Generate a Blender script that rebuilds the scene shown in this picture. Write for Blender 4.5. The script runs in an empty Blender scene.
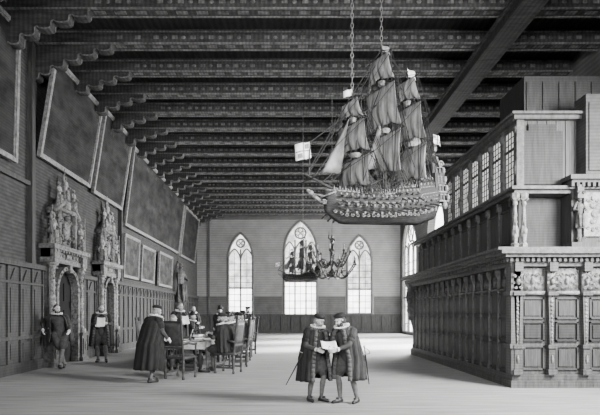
import bpy, bmesh, math, random
from mathutils import Vector as V, Matrix as Mx, Euler
random.seed(7)
C = bpy.context.scene.collection
PI = math.pi
F = 480.0; VX = 288.0; VY = 313.0; CH = 1.7
def W(px, py, d): return V(((px-VX)*d/F, d, CH+(VY-py)*d/F))

# ------------------------------------------------------------------ materials
def mat(name, g, g2=None, rough=.75, scale=6, st=(1,1,1), hatch=0, hs=3.5, hdir='Z', bump=.0, metal=0, spec=.3):
    m = bpy.data.materials.new(name); m.use_nodes = True
    nt = m.node_tree; N = nt.nodes; L = nt.links
    b = N['Principled BSDF']; b.inputs['Roughness'].default_value = rough; b.inputs['Metallic'].default_value = metal
    b.inputs['Specular IOR Level'].default_value = spec
    if g2 is None: g2 = g*.6
    tc = N.new('ShaderNodeTexCoord'); mp = N.new('ShaderNodeMapping'); mp.inputs['Scale'].default_value = st
    L.new(tc.outputs['Object'], mp.inputs['Vector'])
    no = N.new('ShaderNodeTexNoise'); no.inputs['Scale'].default_value = scale; no.inputs['Detail'].default_value = 6; no.inputs['Roughness'].default_value = .65
    L.new(mp.outputs[0], no.inputs['Vector'])
    cr = N.new('ShaderNodeValToRGB'); e = cr.color_ramp.elements
    e[0].position = .32; e[1].position = .68
    e[0].color = (g2, g2*.995, g2*.985, 1); e[1].color = (g, g*.995, g*.985, 1)
    L.new(no.outputs['Fac'], cr.inputs['Fac'])
    out = cr.outputs['Color']
    if hatch:
        wv = N.new('ShaderNodeTexWave'); wv.wave_type = 'BANDS'; wv.bands_direction = hdir
        wv.inputs['Scale'].default_value = hs; wv.inputs['Distortion'].default_value = .6; wv.inputs['Detail'].default_value = 1
        L.new(tc.outputs['Object'], wv.inputs['Vector'])
        mr = N.new('ShaderNodeMapRange'); mr.inputs['To Min'].default_value = 1-hatch; mr.inputs['To Max'].default_value = 1
        L.new(wv.outputs['Fac'], mr.inputs['Value'])
        mx = N.new('ShaderNodeMix'); mx.data_type = 'RGBA'; mx.blend_type = 'MULTIPLY'; mx.inputs['Factor'].default_value = 1
        L.new(out, mx.inputs['A']); L.new(mr.outputs[0], mx.inputs['B']); out = mx.outputs['Result']
    L.new(out, b.inputs['Base Color'])
    if bump:
        bp = N.new('ShaderNodeBump'); bp.inputs['Strength'].default_value = bump; bp.inputs['Distance'].default_value = .02
        L.new(no.outputs['Fac'], bp.inputs['Height']); L.new(bp.outputs[0], b.inputs['Normal'])
    return m
MT = {}
MT['floor'] = mat('floor_boards', .38, .20, .6, 2.2, (.3,4,1), .10, 1.1, 'Y')
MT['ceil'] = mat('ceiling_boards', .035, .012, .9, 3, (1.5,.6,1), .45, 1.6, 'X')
MT['beam'] = mat('beam_oak', .07, .022, .8, 3, (.5,3,3), .35, 2.5, 'X', .3)
MT['beamtrim'] = mat('beam_painted_moulding', .20, .04, .8, 4, (1,1,1), .3, 3, 'X')
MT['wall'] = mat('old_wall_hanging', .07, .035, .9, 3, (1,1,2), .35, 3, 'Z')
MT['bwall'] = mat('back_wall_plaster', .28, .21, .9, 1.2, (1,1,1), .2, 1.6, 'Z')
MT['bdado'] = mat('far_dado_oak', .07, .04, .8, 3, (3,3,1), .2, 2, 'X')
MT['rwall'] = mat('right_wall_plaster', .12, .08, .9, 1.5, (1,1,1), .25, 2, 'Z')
MT['wains'] = mat('wainscot_oak', .065, .025, .7, 4, (3,3,.6), .25, 4, 'Z', .3)
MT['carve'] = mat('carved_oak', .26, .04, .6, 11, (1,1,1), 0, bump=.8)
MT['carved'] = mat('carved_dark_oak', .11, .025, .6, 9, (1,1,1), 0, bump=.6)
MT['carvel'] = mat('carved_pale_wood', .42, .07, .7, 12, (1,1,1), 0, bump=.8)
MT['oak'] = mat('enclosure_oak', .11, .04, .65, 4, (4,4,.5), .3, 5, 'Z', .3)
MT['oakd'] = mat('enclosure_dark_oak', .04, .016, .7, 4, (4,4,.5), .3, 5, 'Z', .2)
MT['oakp'] = mat('enclosure_panel_oak', .075, .03, .65, 4, (5,5,.5), .25, 6, 'X', .2)
MT['slab'] = mat('plastered_pier', .085, .045, .9, 3, (1,1,1), .3, 4, 'Z')
MT['frame'] = mat('picture_frame_wood', .28, .09, .5, 9, bump=.3)
MT['canv'] = mat('dark_painted_canvas', .055, .008, .7, .9, (1,1,1.8), .25, 4, 'Z', spec=.1)
MT['canv2'] = mat('lower_painted_canvas', .10, .012, .7, 1.6, (1,1,1.2), .2, 5, 'Z', spec=.1)
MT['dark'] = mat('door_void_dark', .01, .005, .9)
MT['stone'] = mat('window_stone', .16, .10, .8, 6)
MT['skin'] = mat('skin_tone', .58, .44, .6, 10)
MT['hose'] = mat('grey_hose', .14, .07, .8, 12)
MT['black'] = mat('black_wool_gown', .03, .010, .9, 9, (6,6,.8), .4, 12, 'X')
MT['greyc'] = mat('dark_grey_velvet', .055, .018, .8, 9, (6,6,.8), .4, 12, 'X')
MT['doub'] = mat('doublet_cloth', .07, .03, .8, 14, hatch=.4, hs=14)
MT['white'] = mat('white_linen', .8, .6, .8, 20)
MT['hair'] = mat('grey_hair', .30, .12, .8, 40, (4,4,1))
MT['hairb'] = mat('dark_hair', .05, .02, .8, 40, (4,4,1))
MT['leather'] = mat('black_leather', .03, .015, .5, 12)
MT['fur'] = mat('fur_collar', .13, .035, .95, 40, bump=.8)
MT['eye'] = mat('eye_dark', .02, .01, .3)
MT['paper'] = mat('paper', .92, .80, .8, 8)
MT['cloth'] = mat('table_cloth', .46, .26, .9, 6, hatch=.3, hs=8)
MT['chair'] = mat('chair_walnut', .05, .022, .5, 9)
MT['chairp'] = mat('chair_leather', .07, .03, .5, 9)
MT['steel'] = mat('steel', .5, .35, .3, 9, metal=.8)
MT['hull'] = mat('ship_hull_wood', .06, .015, .6, 8, (1,3,6), .45, 9, 'Z', .3)
MT['hulld'] = mat('ship_dark_wood', .04, .015, .6, 8)
MT['hulll'] = mat('ship_gilt_carving', .30, .035, .5, 18, bump=.8)
MT['sail'] = mat('ship_sail_canvas', .36, .14, .9, 3.5, (1,2,.8), .3, 4, 'Y')
MT['rope'] = mat('tarred_rope', .04, .02, .9, 30)
MT['brass'] = mat('old_brass', .14, .04, .4, 14, metal=.3)
MT['sail2'] = mat('far_ship_sail', .22, .11, .9, 6)
MT['candle'] = mat('candle_wax', .7, .6, .6)
MT['iron'] = mat('iron', .04, .02, .5)
MT['chain'] = mat('worn_iron_chain', .24, .12, .5)
def glassmat(name, tint, dirt, lo=.38, hi=.6):
    m = bpy.data.materials.new(name); m.use_nodes = True
    nt = m.node_tree; N = nt.nodes; L = nt.links; N.remove(N['Principled BSDF']); o = N['Material Output']
    tc = N.new('ShaderNodeTexCoord'); no = N.new('ShaderNodeTexNoise'); no.inputs['Scale'].default_value = 1.3; no.inputs['Detail'].default_value = 5
    L.new(tc.outputs['Object'], no.inputs['Vector'])
    cr = N.new('ShaderNodeValToRGB'); cr.color_ramp.elements[0].position = lo; cr.color_ramp.elements[1].position = hi
    cr.color_ramp.elements[0].color = (dirt,)*3+(1,); cr.color_ramp.elements[1].color = (tint,)*3+(1,)
    L.new(no.outputs['Fac'], cr.inputs['Fac'])
    tr = N.new('ShaderNodeBsdfTransparent'); tl = N.new('ShaderNodeBsdfTranslucent'); mx = N.new('ShaderNodeMixShader'); mx.inputs[0].default_value = .15
    L.new(cr.outputs[0], tr.inputs[0]); L.new(cr.outputs[0], tl.inputs[0])
    L.new(tr.outputs[0], mx.inputs[1]); L.new(tl.outputs[0], mx.inputs[2]); L.new(mx.outputs[0], o.inputs['Surface'])
    return m
MT['glass'] = glassmat('leaded_clear_glass', 1.0, .85)
MT['glassu'] = glassmat('leaded_tinted_glass', .62, .42)
m = bpy.data.materials.new('oiled_pane'); m.use_nodes = True
nt = m.node_tree; pb = nt.nodes['Principled BSDF']; pb.inputs['Base Color'].default_value = (.8,.8,.79,1)
tl = nt.nodes.new('ShaderNodeBsdfTranslucent'); tl.inputs[0].default_value = (.9,.9,.89,1); mx = nt.nodes.new('ShaderNodeMixShader'); mx.inputs[0].default_value = .6
nt.links.new(pb.outputs[0], mx.inputs[1]); nt.links.new(tl.outputs[0], mx.inputs[2]); nt.links.new(mx.outputs[0], nt.nodes['Material Output'].inputs['Surface'])
MT['pane'] = m

# ------------------------------------------------------------------ mesh builder
def align(d):
    return V(d).normalized().to_track_quat('Z', 'Y').to_matrix().to_4x4()
class MB:
    def __init__(s): s.bm = bmesh.new(); s.T = Mx.Identity(4)
    def _t(s, vs):
        if s.T != Mx.Identity(4): bmesh.ops.transform(s.bm, matrix=s.T, verts=vs)
    def box(s, x0, x1, y0, y1, z0, z1, M=None):
        r = bmesh.ops.create_cube(s.bm, size=1)['verts']
        for v in r: v.co = V((x0+(v.co.x+.5)*(x1-x0), y0+(v.co.y+.5)*(y1-y0), z0+(v.co.z+.5)*(z1-z0)))
        if M: bmesh.ops.transform(s.bm, matrix=M, verts=r)
        s._t(r); return s
    def cyl(s, a, b, r0, r1=None, n=8):
        a = V(a); b = V(b); r1 = r0 if r1 is None else r1; d = b-a
        if d.length < 1e-6: return s
        r = bmesh.ops.create_cone(s.bm, cap_ends=True, segments=n, radius1=r0, radius2=r1, depth=d.length, matrix=Mx.Translation((a+b)/2) @ align(d))['verts']
        s._t(r); return s
    def sph(s, c, r, n=8, R=None):
        if not isinstance(r, (tuple, list)): r = (r, r, r)
        q = Mx.Translation(V(c)) @ (R or Mx.Identity(4)) @ Mx.Diagonal((*r, 1))
        v = bmesh.ops.create_uvsphere(s.bm, u_segments=n+2, v_segments=max(5, n-1), radius=1, matrix=q)['verts']
        s._t(v); return s
    def cap(s, a, b, r0, r1=None, n=8):
        r1 = r0 if r1 is None else r1
        s.cyl(a, b, r0, r1, n+2); s.sph(a, r0, n); s.sph(b, r1, n); return s
    def tube(s, pts, r, n=5):
        for i in range(len(pts)-1):
            ra = r(i/(len(pts)-1)) if callable(r) else r; rb = r((i+1)/(len(pts)-1)) if callable(r) else r
            s.cyl(pts[i], pts[i+1], ra, rb, n)
        return s
    def lathe(s, c, prof, n=14, sx=1, sy=1, rip=None):
        c = V(c); rings = []; allv = []
        for r, z in prof:
            ring = []
            for k in range(n):
                a = 2*PI*k/n; rr = r*(1+(rip(a, z) if rip else 0))
                ring.append(s.bm.verts.new(c+V((rr*math.cos(a)*sx, rr*math.sin(a)*sy, z))))
            rings.append(ring); allv += ring
        for i in range(len(rings)-1):
            for k in range(n):
                s.bm.faces.new((rings[i][k], rings[i][(k+1) % n], rings[i+1][(k+1) % n], rings[i+1][k]))
        s.bm.faces.new(list(reversed(rings[0]))); s.bm.faces.new(rings[-1])
        s._t(allv); return s
    def prism(s, pts, fn, t0, t1):
        a = [s.bm.verts.new(fn(p[0], p[1], t0)) for p in pts]; b = [s.bm.verts.new(fn(p[0], p[1], t1)) for p in pts]
        n = len(pts); s.bm.faces.new(a); s.bm.faces.new(list(reversed(b)))
        for i in range(n): s.bm.faces.new((a[i], b[i], b[(i+1) % n], a[(i+1) % n]))
        s._t(a+b); return s
    def grid(s, fn, nu, nv):
        g = [[s.bm.verts.new(fn(i/nu, j/nv)) for j in range(nv+1)] for i in range(nu+1)]
        for i in range(nu):
            for j in range(nv): s.bm.faces.new((g[i][j], g[i+1][j], g[i+1][j+1], g[i][j+1]))
        s._t([v for r in g for v in r]); return s
    def build(s, name, m, parent=None, smooth=False, world=False, loc=None):
        bmesh.ops.recalc_face_normals(s.bm, faces=s.bm.faces)
        if world and parent is not None:
            bmesh.ops.transform(s.bm, matrix=LM(parent).inverted(), verts=s.bm.verts)
        me = bpy.data.meshes.new(name); s.bm.to_mesh(me); s.bm.free()
        me.materials.append(MT[m] if isinstance(m, str) else m)
        if smooth: me.polygons.foreach_set('use_smooth', [True]*len(me.polygons))
        o = bpy.data.objects.new(name, me); C.objects.link(o)
        if parent is not None: o.parent = parent
        if loc is not None: o.location = loc
        return o
def LM(o):
    q = Mx.Translation(o.location) @ o.rotation_euler.to_matrix().to_4x4() @ Mx.Diagonal((*o.scale, 1))
    return (LM(o.parent) @ q) if o.parent else q
def tag(o, label=None, cat=None, group=None, kind=None):
    if label: o['label'] = label
    if cat: o['category'] = cat
    if group: o['group'] = group
    if kind: o['kind'] = kind
    return o
def thing(name, label, cat, loc=(0,0,0), rz=0, group=None, kind=None, sc=1):
    o = bpy.data.objects.new(name, None); C.objects.link(o); o.location = loc; o.rotation_euler = (0,0,rz); o.scale = (sc,sc,sc)
    o.empty_display_size = .1
    return tag(o, label, cat, group, kind)
def copy_tree(o, parent=None, remap=None):
    c = o.copy(); C.objects.link(c); c.parent = parent
    if remap and c.type == 'MESH':
        for sl in c.material_slots:
            for a_, b_ in remap.items():
                if sl.material == MT[a_]: sl.link = 'OBJECT'; sl.material = MT[b_]; break
    for ch in list(o.children): copy_tree(ch, c, remap)
    return c
def solid(o, t, off=0):
    m = o.modifiers.new('thickness', 'SOLIDIFY'); m.thickness = t; m.offset = off; return o
def bevel(o, w=.01):
    m = o.modifiers.new('bevel', 'BEVEL'); m.width = w; m.segments = 1; m.limit_method = 'ANGLE'; return o

# ------------------------------------------------------------------ room shell
LX = -7.7; RX = 9.5; BY = 40.6; CZ = 10.2; FY = -4
st = lambda o, lab=None, cat=None: tag(o, lab, cat, kind='structure')
b = MB(); b.box(LX-.5, RX+.5, FY, BY+.5, -.3, 0); st(b.build('floor', 'floor'), 'worn grey boarded floor of the hall', 'floor')
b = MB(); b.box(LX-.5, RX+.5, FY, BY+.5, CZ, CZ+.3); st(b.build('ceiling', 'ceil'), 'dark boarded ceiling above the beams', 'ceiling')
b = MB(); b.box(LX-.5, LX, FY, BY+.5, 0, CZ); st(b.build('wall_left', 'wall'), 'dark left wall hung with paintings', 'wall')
b = MB(); b.box(LX-.5, RX+.5, FY-.4, FY, 0, CZ); st(b.build('wall_front', 'rwall'), 'wall behind the viewer', 'wall')

def gothic(cx, w, z0, zs, zt, n=9):
    h = w/2; pts = [(cx-h, z0), (cx+h, z0)]
    R = ((zt-zs)**2+h*h)/(2*h) if (zt-zs) > h else None
    rt = []
    for i in range(n+1):
        t = i/n
        if R: 
            a1 = math.asin(min(1, (zt-zs)/R)); a = a1*t; rt.append((cx+h-R+R*math.cos(a), zs+R*math.sin(a)))
        else: rt.append((cx+h*math.cos(PI/2*t), zs+(zt-zs)*math.sin(PI/2*t)))
    pts += rt; pts += [(2*cx-x, z) for x, z in reversed(rt[:-1])]
    return pts
def holed(outer, holes, fn, t0, t1):
    mb = MB(); bm = mb.bm; ed = []
    for loop in [outer]+holes:
        vs = [bm.verts.new(fn(p[0], p[1], t0)) for p in loop]
        ed += [bm.edges.new((vs[i], vs[(i+1) % len(vs)])) for i in range(len(vs))]
    bmesh.ops.triangle_fill(bm, use_beauty=True, use_dissolve=False, edges=ed)
    r = bmesh.ops.extrude_face_region(bm, geom=list(bm.faces))
    dv = fn(0, 0, t1)-fn(0, 0, t0)
    bmesh.ops.translate(bm, vec=dv, verts=[g for g in r['geom'] if isinstance(g, bmesh.types.BMVert)])
    return mb
wins = [(-4.02, 2.1, 1.7, 6.4, 8.5), (1.06, 2.8, 1.5, 7.0, 9.55), (6.05, 2.1, 1.6, 6.3, 8.3)]
fb = lambda x, z, t: V((x, BY+t, z))
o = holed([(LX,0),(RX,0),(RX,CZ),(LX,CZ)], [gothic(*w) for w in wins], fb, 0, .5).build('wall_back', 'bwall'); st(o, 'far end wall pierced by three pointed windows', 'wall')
fr = lambda y, z, t: V((RX+t, y, z))
rw = [(37.6, 4.4, .15, 6.4, 9.2), (31, 3.4, .8, 7, 9.2), (25.5, 3.4, .8, 7, 9.2)]
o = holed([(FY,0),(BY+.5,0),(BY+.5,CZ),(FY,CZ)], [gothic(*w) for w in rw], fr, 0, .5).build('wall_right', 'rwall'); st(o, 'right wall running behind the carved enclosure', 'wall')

def gothic_window(n, cx, w, z0, zs, zt, fn, label):
    root = thing('window_%d' % n, label, 'window', fn(cx, z0, .2), 0, kind='structure')
    b = MB(); p = gothic(cx, w, z0, zs, zt, 12); pts = [fn(x, z, .04) for x, z in p]; pts.append(pts[0])
    b.tube(pts, .12, 6); b.build('window_frame', 'stone', root, world=True)
    b = MB(); nl = 3 if w > 2.4 else 2
    lw = w/nl
    for i in range(1, nl): 
        x = cx-w/2+lw*i; b.box(-.06, .06, -.07, .07, z0, zs+(.7 if nl == 2 else .9), Mx.Translation(fn(x, 0, .14)))
    for i in range(nl):
        q = gothic(cx-w/2+lw*(i+.5), lw*.94, zs-.6, zs-.2, zs+.75, 7)[2:]
        b.tube([fn(x, z, .14) for x, z in q], .06, 5)
    zc = zs+(zt-zs)*.58; r = w*.17
    ring = [fn(cx+r*math.cos(a*PI/6), zc+r*math.sin(a*PI/6), .14) for a in range(13)]; b.tube(ring, .06, 5)
    for k in range(4):
        a = k*PI/2; ring = [fn(cx+r*.5*math.cos(a)+r*.4*math.cos(j*PI/4), zc+r*.5*math.sin(a)+r*.4*math.sin(j*PI/4), .14) for j in range(9)]; b.tube(ring, .03, 4)
    zm = z0+(zs-z0)*(.45 if n != 2 else .52)
    b.cyl(fn(cx-w/2, zm, .14), fn(cx+w/2, zm, .14), .07, n=6)
    b.build('tracery', 'stone', root, world=True)
    b = MB(); 
    for k in range(1, 9):
        z = z0+(zs-z0)*k/9
        b.cyl(fn(cx-w/2, z, .22), fn(cx+w/2, z, .22), .025, n=4)
    for k in range(1, nl*2):
        x = cx-w/2+w*k/(nl*2); b.cyl(fn(x, z0, .22), fn(x, zs+.4, .22), .02, n=4)
    b.build('glazing_bar', 'iron', root, world=True)
    b = MB(); b.prism([(cx-w/2, z0), (cx+w/2, z0), (cx+w/2, zm), (cx-w/2, zm)], fn, .24, .25); b.build('lower_pane', 'glass', root, world=True)
    b = MB(); q = gothic(cx, w, zm, zs, zt, 10); b.prism(q, fn, .24, .25); b.build('upper_pane', 'glass' if n == 4 else 'glassu', root, world=True)
labs = ['left pointed window in the far wall', 'tall middle pointed window with three lights in the far wall', 'right pointed window in the far wall']
for i, w in enumerate(wins): gothic_window(i+1, *w, fb, labs[i])
gothic_window(4, *rw[0], fr, 'tall bright window at the far end of the right wall')

b = MB()
b.box(LX, RX, BY-.12, BY, 0, 1.45); b.box(LX, RX, BY-.2, BY, 1.45, 1.6); b.box(LX, RX, BY-.2, BY, 0, .25)
x = LX+.3
while x < RX-.5:
    b.box(x, x+.1, BY-.18, BY-.1, .25, 1.45); x += .85
st(b.build('trim_1', 'bdado'), 'low panelled dado along the far wall', 'dado')
b = MB()
for (x0, x1) in ((LX, -5.2), (-2.85, -.5), (2.6, 4.85), (7.3, RX)): b.box(x0, x1, BY-.08, BY, 2.95, 3.1); b.box(x0, x1, BY-.05, BY, 1.6, 2.95)
b.box(-6.75, -6.6, BY-.12, BY, 1.6, CZ-.5)
b.box(LX, RX, BY-.2, BY, CZ-.6, CZ-.3)
st(b.build('trim_2', 'rwall'), 'wall band and cornice of the far wall', 'wall band')

def cprofile():
    steps = [(LX+.22, 8.85), (LX+.58, 9.08), (LX+.98, 9.28), (LX+1.42, 9.45), (LX+1.9, 9.6), (LX+2.4, 9.72)]
    pts = [(LX, 8.75)]; px, pz = LX, 8.75
    for (x, z) in steps:
        r = (x-px)
        for j in range(5):
            a = PI*(j/4); pts.append((px+r*.5-r*.42*math.cos(a), pz+(z-pz)*.2-.055*math.sin(a)))
        pts.append((x-r*.06, z)); px, pz = x, z
    pts += [(LX+2.45, 9.77), (LX, 9.77)]
    return pts
CP = cprofile()
k = 3; y = 9.6
while y < 40:
    b = MB(); b.box(LX, RX, y-.18, y+.18, CZ-.42, CZ)
    o = b.build('trim_%d' % k, 'beam'); st(o, 'dark oak ceiling beam spanning the hall', 'ceiling beam'); o['group'] = 'cross beams of the ceiling'
    b = MB(); 
    for s in (-1, 1): b.box(LX+.1, RX, y+s*.18-.025, y+s*.18+.025, CZ-.45, CZ-.405); b.box(LX+.1, RX, y+s*.18-.02, y+s*.18+.02, CZ-.10, CZ-.06)
    x = LX+2.5
    while x < RX-.3:
        q_ = random.random()
        b.box(x, x+.3, y-.07, y+.07, CZ-.435, CZ-.41)
        if q_ > .12: b.sph((x+.42, y-.18, CZ-.25), (.07,.025,.055), 5)
        b.box(x+.08, x+.24, y-.20, y-.17, CZ-.30, CZ-.2)
        x += .55
    b.build('beam_moulding', 'beamtrim', o, world=False)
    b = MB(); b.prism(CP, lambda x, z, t: V((x, t, z)), y-.13, y+.13); b.build('console', 'beam', o)
    b = MB()
    for s in (-1, 1): b.tube([V((x, y+s*.13, z+.02)) for x, z in CP[:-1]], .022, 4)
    b.build('console_edge', 'beamtrim', o)
    k += 1; y += 1.65
b = MB(); b.box(5.78, 6.34, FY, BY, CZ-.85, CZ-.42); b.box(5.70, 6.42, FY, BY, CZ-.55, CZ-.47); b.box(5.74, 5.80, FY, BY, CZ-.86, CZ-.80); b.box(6.32, 6.38, FY, BY, CZ-.86, CZ-.80)
st(b.build('trim_%d' % k, 'beam'), 'heavy lengthwise girder under the cross beams', 'girder'); k += 1
b = MB(); b.box(LX, LX+.25, 8, BY, CZ-.3, CZ); st(b.build('trim_%d' % k, 'beam'), 'cornice along the top of the left wall', 'cornice'); k += 1

wc = [0]
def wainscot(y0, y1, h, kk):
    b = MB(); x = LX
    b.box(x, x+.10, y0, y1, 0, h); b.box(x, x+.22, y0, y1, h-.14, h); b.box(x, x+.16, y0, y1, 0, .3)
    b.box(x, x+.17, y0, y1, h*.30, h*.30+.1); b.box(x, x+.16, y0, y1, h*.8, h*.8+.07)
    n = max(1, round((y1-y0)/.62)); w = (y1-y0)/n
    for i in range(n+1):
        yy = y0+i*w; b.box(x, x+.15, yy-.045 if i else yy, yy+.045 if i < n else yy, .3, h-.1)
    for i in range(n):
        yy = y0+i*w
        b.box(x, x+.125, yy+.14, yy+w-.14, .42, h*.30-.1); b.box(x, x+.125, yy+.14, yy+w-.14, h*.30+.22, h*.8-.12)
        b.prism([(yy+.12, h*.8+.1), (yy+w-.12, h*.8+.1), (yy+w/2, h-.2)], lambda p, z, t: V((x+t, p, z)), .1, .14)
    o = b.build('trim_%d' % kk, 'wains'); st(o, ['oak wainscot at the near end of the left wall', 'short oak wainscot between the two portals', 'long oak wainscot beyond the second portal'][wc[0]], 'wainscot'); wc[0] += 1
wainscot(8, 14.85, 3.15, k); wainscot(17.45, 18.85, 3.1, k+1); wainscot(20.95, BY, 3.1, k+2); k += 3
b = MB()
for y in (14.25, 21.85): b.box(LX, LX+.16, y-.09, y+.09, 3.15, 10.0); b.box(LX, LX+.24, y-.13, y+.13, 9.7, 10.0)
b.box(LX, LX+.12, 8, 14.2, 5.45, 5.58); st(b.build('trim_%d' % k, 'oakp'), 'upright timber strips of the left wall', 'wall posts'); k += 1

# ------------------------------------------------------------------ statues and carving
def statue(b, c, h, face=(0,1), arm=0):
    ang = math.atan2(face[1], face[0])-PI/2
    T = b.T.copy(); b.T = T @ Mx.Translation(V(c)) @ Mx.Rotation(ang, 4, 'Z') @ Mx.Diagonal((h, h, h, 1))
    b.lathe((0,0,0), [(.13,0),(.15,.05),(.12,.2),(.10,.35),(.085,.47),(.10,.55),(.125,.68),(.12,.76),(.05,.82),(.035,.84)], 16, 1, .8, lambda a, z: .14*math.sin(5*a+z*6)*(1-z))
    b.sph((0,.01,.91), (.055,.065,.078), 8); b.sph((0,.075,.905), (.013,.018,.02), 5); b.sph((0,-.02,.94), (.066,.066,.06), 7)
    for s in (-1, 1):
        sh = V((s*.125,0,.76)); el = V((s*.20,.03,.60)) if not (arm and s == arm) else V((s*.22,.04,.82)); ha = V((s*.12,.14,.56)) if not (arm and s == arm) else V((s*.2,.06,1.0))
        b.cap(sh, el, .042, .034, 6); b.cap(el, ha, .034, .024, 6); b.sph(ha, .03, 5)
        b.cap((s*.05,.1,.42), (s*.05,.13,.06), .05, .04, 6)
    if arm: b.cyl((arm*.2,.08,.0), (arm*.2,.08,1.15), .012, n=5); b.sph((arm*.2,.08,1.17), (.02,.02,.05), 5)
    b.T = T
def volute(b, c, r, s=1, th=.04, up=1):
    pts = []
    for i in range(15):
        a = i/14*PI*2.6; rr = r*(1-i/17)
        pts.append(V(c)+V((s*rr*math.cos(a), 0, up*rr*math.sin(a))))
    b.tube(pts, lambda t: th*(1-.5*t), 5); b.sph(c, th*1.3, 5)
def cartouche(b, c, w, h, d=.06):
    b.sph(c, (w*.32, d, h*.38), 8)
    for s in (-1, 1):
        volute(b, V(c)+V((s*w*.32, 0, h*.3)), w*.15, s=s, th=w*.045); volute(b, V(c)+V((s*w*.3, 0, -h*.3)), w*.13, s=s, th=w*.04, up=-1)
    b.sph(V(c)+V((0, d*.5, h*.45)), (w*.12, d, w*.12), 6)
def column(b, x, y, z0, z1, r):
    H = z1-z0
    b.box(x-r*1.5, x+r*1.5, y-r*1.5, y+r*1.5, z0, z0+H*.06)
    b.lathe((x,y,z0), [(r*1.3,H*.06),(r*1.35,H*.08),(r,H*.11),(r*1.08,H*.3),(r*1.2,H*.33),(r,H*.36),(r*.95,H*.6),(r*.82,H*.86),(r*1.0,H*.88),(r*.85,H*.9),(r*1.35,H*.96)], 12, rip=lambda a, z: .05*math.sin(8*a))
    b.box(x-r*1.5, x+r*1.5, y-r*1.5, y+r*1.5, z0+H*.96, z1)
    for s in (-1,1): volute(b, (x+s*r*1.2, y+r*.9, z0+H*.92), r*.5, s=s, th=r*.18)

def portal(n, yc, w, hdoor, htop, m1, label, arms):
    root = thing('door_%d' % n, label, 'doorway', (LX, yc, 0), -PI/2, kind='structure')
    hw = w/2; pw = .2
    b = MB()
    for s in (-1, 1):
        x = s*(hw-.22)
        b.box(x-pw, x+pw, 0, .42, 0, 1.0); b.box(x-pw-.04, x+pw+.04, 0, .46, 0, .15); b.box(x-pw-.04, x+pw+.04, 0, .46, .9, 1.0); b.box(x-.13, x+.13, .42, .45, .25, .8)
        b.box(x-.18, x+.18, 0, .16, 1.0, hdoor); b.sph((x, .45, .55), (.08,.05,.17), 6)
    b.build('pedestal', 'carved', root)
    for s in (-1, 1):
        b = MB(); column(b, s*(hw-.22), .28, 1.0, hdoor, .09)
        for i in range(12): b.sph((s*(hw-.22)+.045*math.sin(i*2), .28+.07, 1.25+i*.155), (.035,.04,.045), 5)
        b.build('column', m1, root, True)
    b = MB(); a = hw-.42; zs = hdoor-a
    arch = [(-a,0),(-a+.12,0)]+[(( -(a-.12))*math.cos(t*PI/10), zs-.05+(a-.12)*math.sin(t*PI/10)) for t in range(11)]+[(a-.12,0),(a,0)]+[(a*math.cos(t*PI/10), zs-.05+a*math.sin(t*PI/10)) for t in range(11)]
    b.prism(arch, lambda x, z, t: V((x, t, z)), 0, .34); b.box(-.08,.08,.28,.42,zs+a-.26,hdoor)
    for t_ in range(13): q = t_*PI/12; b.sph((-(a-.06)*math.cos(q), .34, zs-.05+(a-.06)*math.sin(q)), (.045,.035,.045), 5)
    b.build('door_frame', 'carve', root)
    b = MB(); b.box(-a+.1, a-.1, .02, .08, 0, hdoor-.1); 
    for i in (-1, 1):
        for z in (.2, 1.2, 2.1): b.box(i*a*.45-a*.3, i*a*.45+a*.3, .08, .11, z, z+.6)
    dl = b.build('door_leaf', 'dark', root)
    b = MB(); b.sph((.12,.14,1.3), .05, 6); b.cyl((.12,.06,1.3), (.12,.13,1.3), .02); b.build('door_knob', 'brass', dl)
    b = MB(); z = hdoor
    b.box(-hw, hw, 0, .36, z, z+.15); b.box(-hw+.05, hw-.05, 0, .3, z+.15, z+.42); b.box(-hw-.08, hw+.08, 0, .5, z+.42, z+.56)
    for i in range(12): b.box(-hw+.08+i*(w-.25)/11.5, -hw+.15+i*(w-.25)/11.5, .36, .46, z+.34, z+.42)
    for s in (-1, 1): b.box(s*(hw-.22)-.17, s*(hw-.22)+.17, 0, .44, z, z+.42)
    for i in range(8): b.sph((-hw+.4+i*(w-.8)/7, .31, z+.28), (.06,.04,.06), 5)
    cartouche(b, (0,.33,z+.28), .6, .32, .06)
    b.build('entablature', 'carve', root)
    z += .56; H = htop-z
    b = MB(); b.box(-hw*.45, hw*.45, 0, .18, z, z+H*.5)
    for s in (-1, 1):
        b.box(s*hw*.45-.06, s*hw*.45+.06, 0, .32, z, z+H*.5)
        volute(b, (s*hw*.74, .2, z+H*.16), .2, s=s, th=.045); volute(b, (s*hw*.64, .2, z+H*.38), .15, s=-s, th=.035); volute(b, (s*hw*.3, .3, z+H*.6), .14, s=s, th=.03)
        b.prism([(s*hw*.72, z+H*.48), (s*hw*.2, z+H*.66), (s*hw*.2, z+H*.6), (s*hw*.7, z+H*.44)], lambda x, q, t: V((x, t, q)), 0, .36)
    b.box(-hw*.6, hw*.6, 0, .34, z+H*.49, z+H*.54)
    cartouche(b, (0,.22,z+H*.25), hw*.7, H*.36, .1)
    for i in range(90):
        xx = random.uniform(-hw*.9, hw*.9); b.sph((xx, random.uniform(.12,.34), z+random.uniform(.0, H*.62)*(1-.35*abs(xx)/hw)), (random.uniform(.02,.045), .05, random.uniform(.025,.06)), 5)
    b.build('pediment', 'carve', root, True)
    for s in (-1, 1):
        b = MB(); statue(b, (s*(hw-.25), .28, z), H*.42, (0,1), s); b.build('statue', m1, root, True)
        b = MB(); statue(b, (s*hw*.42, .24, z+H*.55), H*.32, (0,1)); b.build('statue', m1, root, True)
    b = MB(); b.box(-.14,.14,.02,.34,z+H*.52,z+H*.64); statue(b, (0,.2,z+H*.64), H*.36, (0,1), 1); b.build('crowning_statue', m1, root, True)
portal(1, 16.15, 2.5, 3.3, 6.3, 'carvel', 'richly carved near portal crowned with statues on the left wall', 1)
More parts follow.
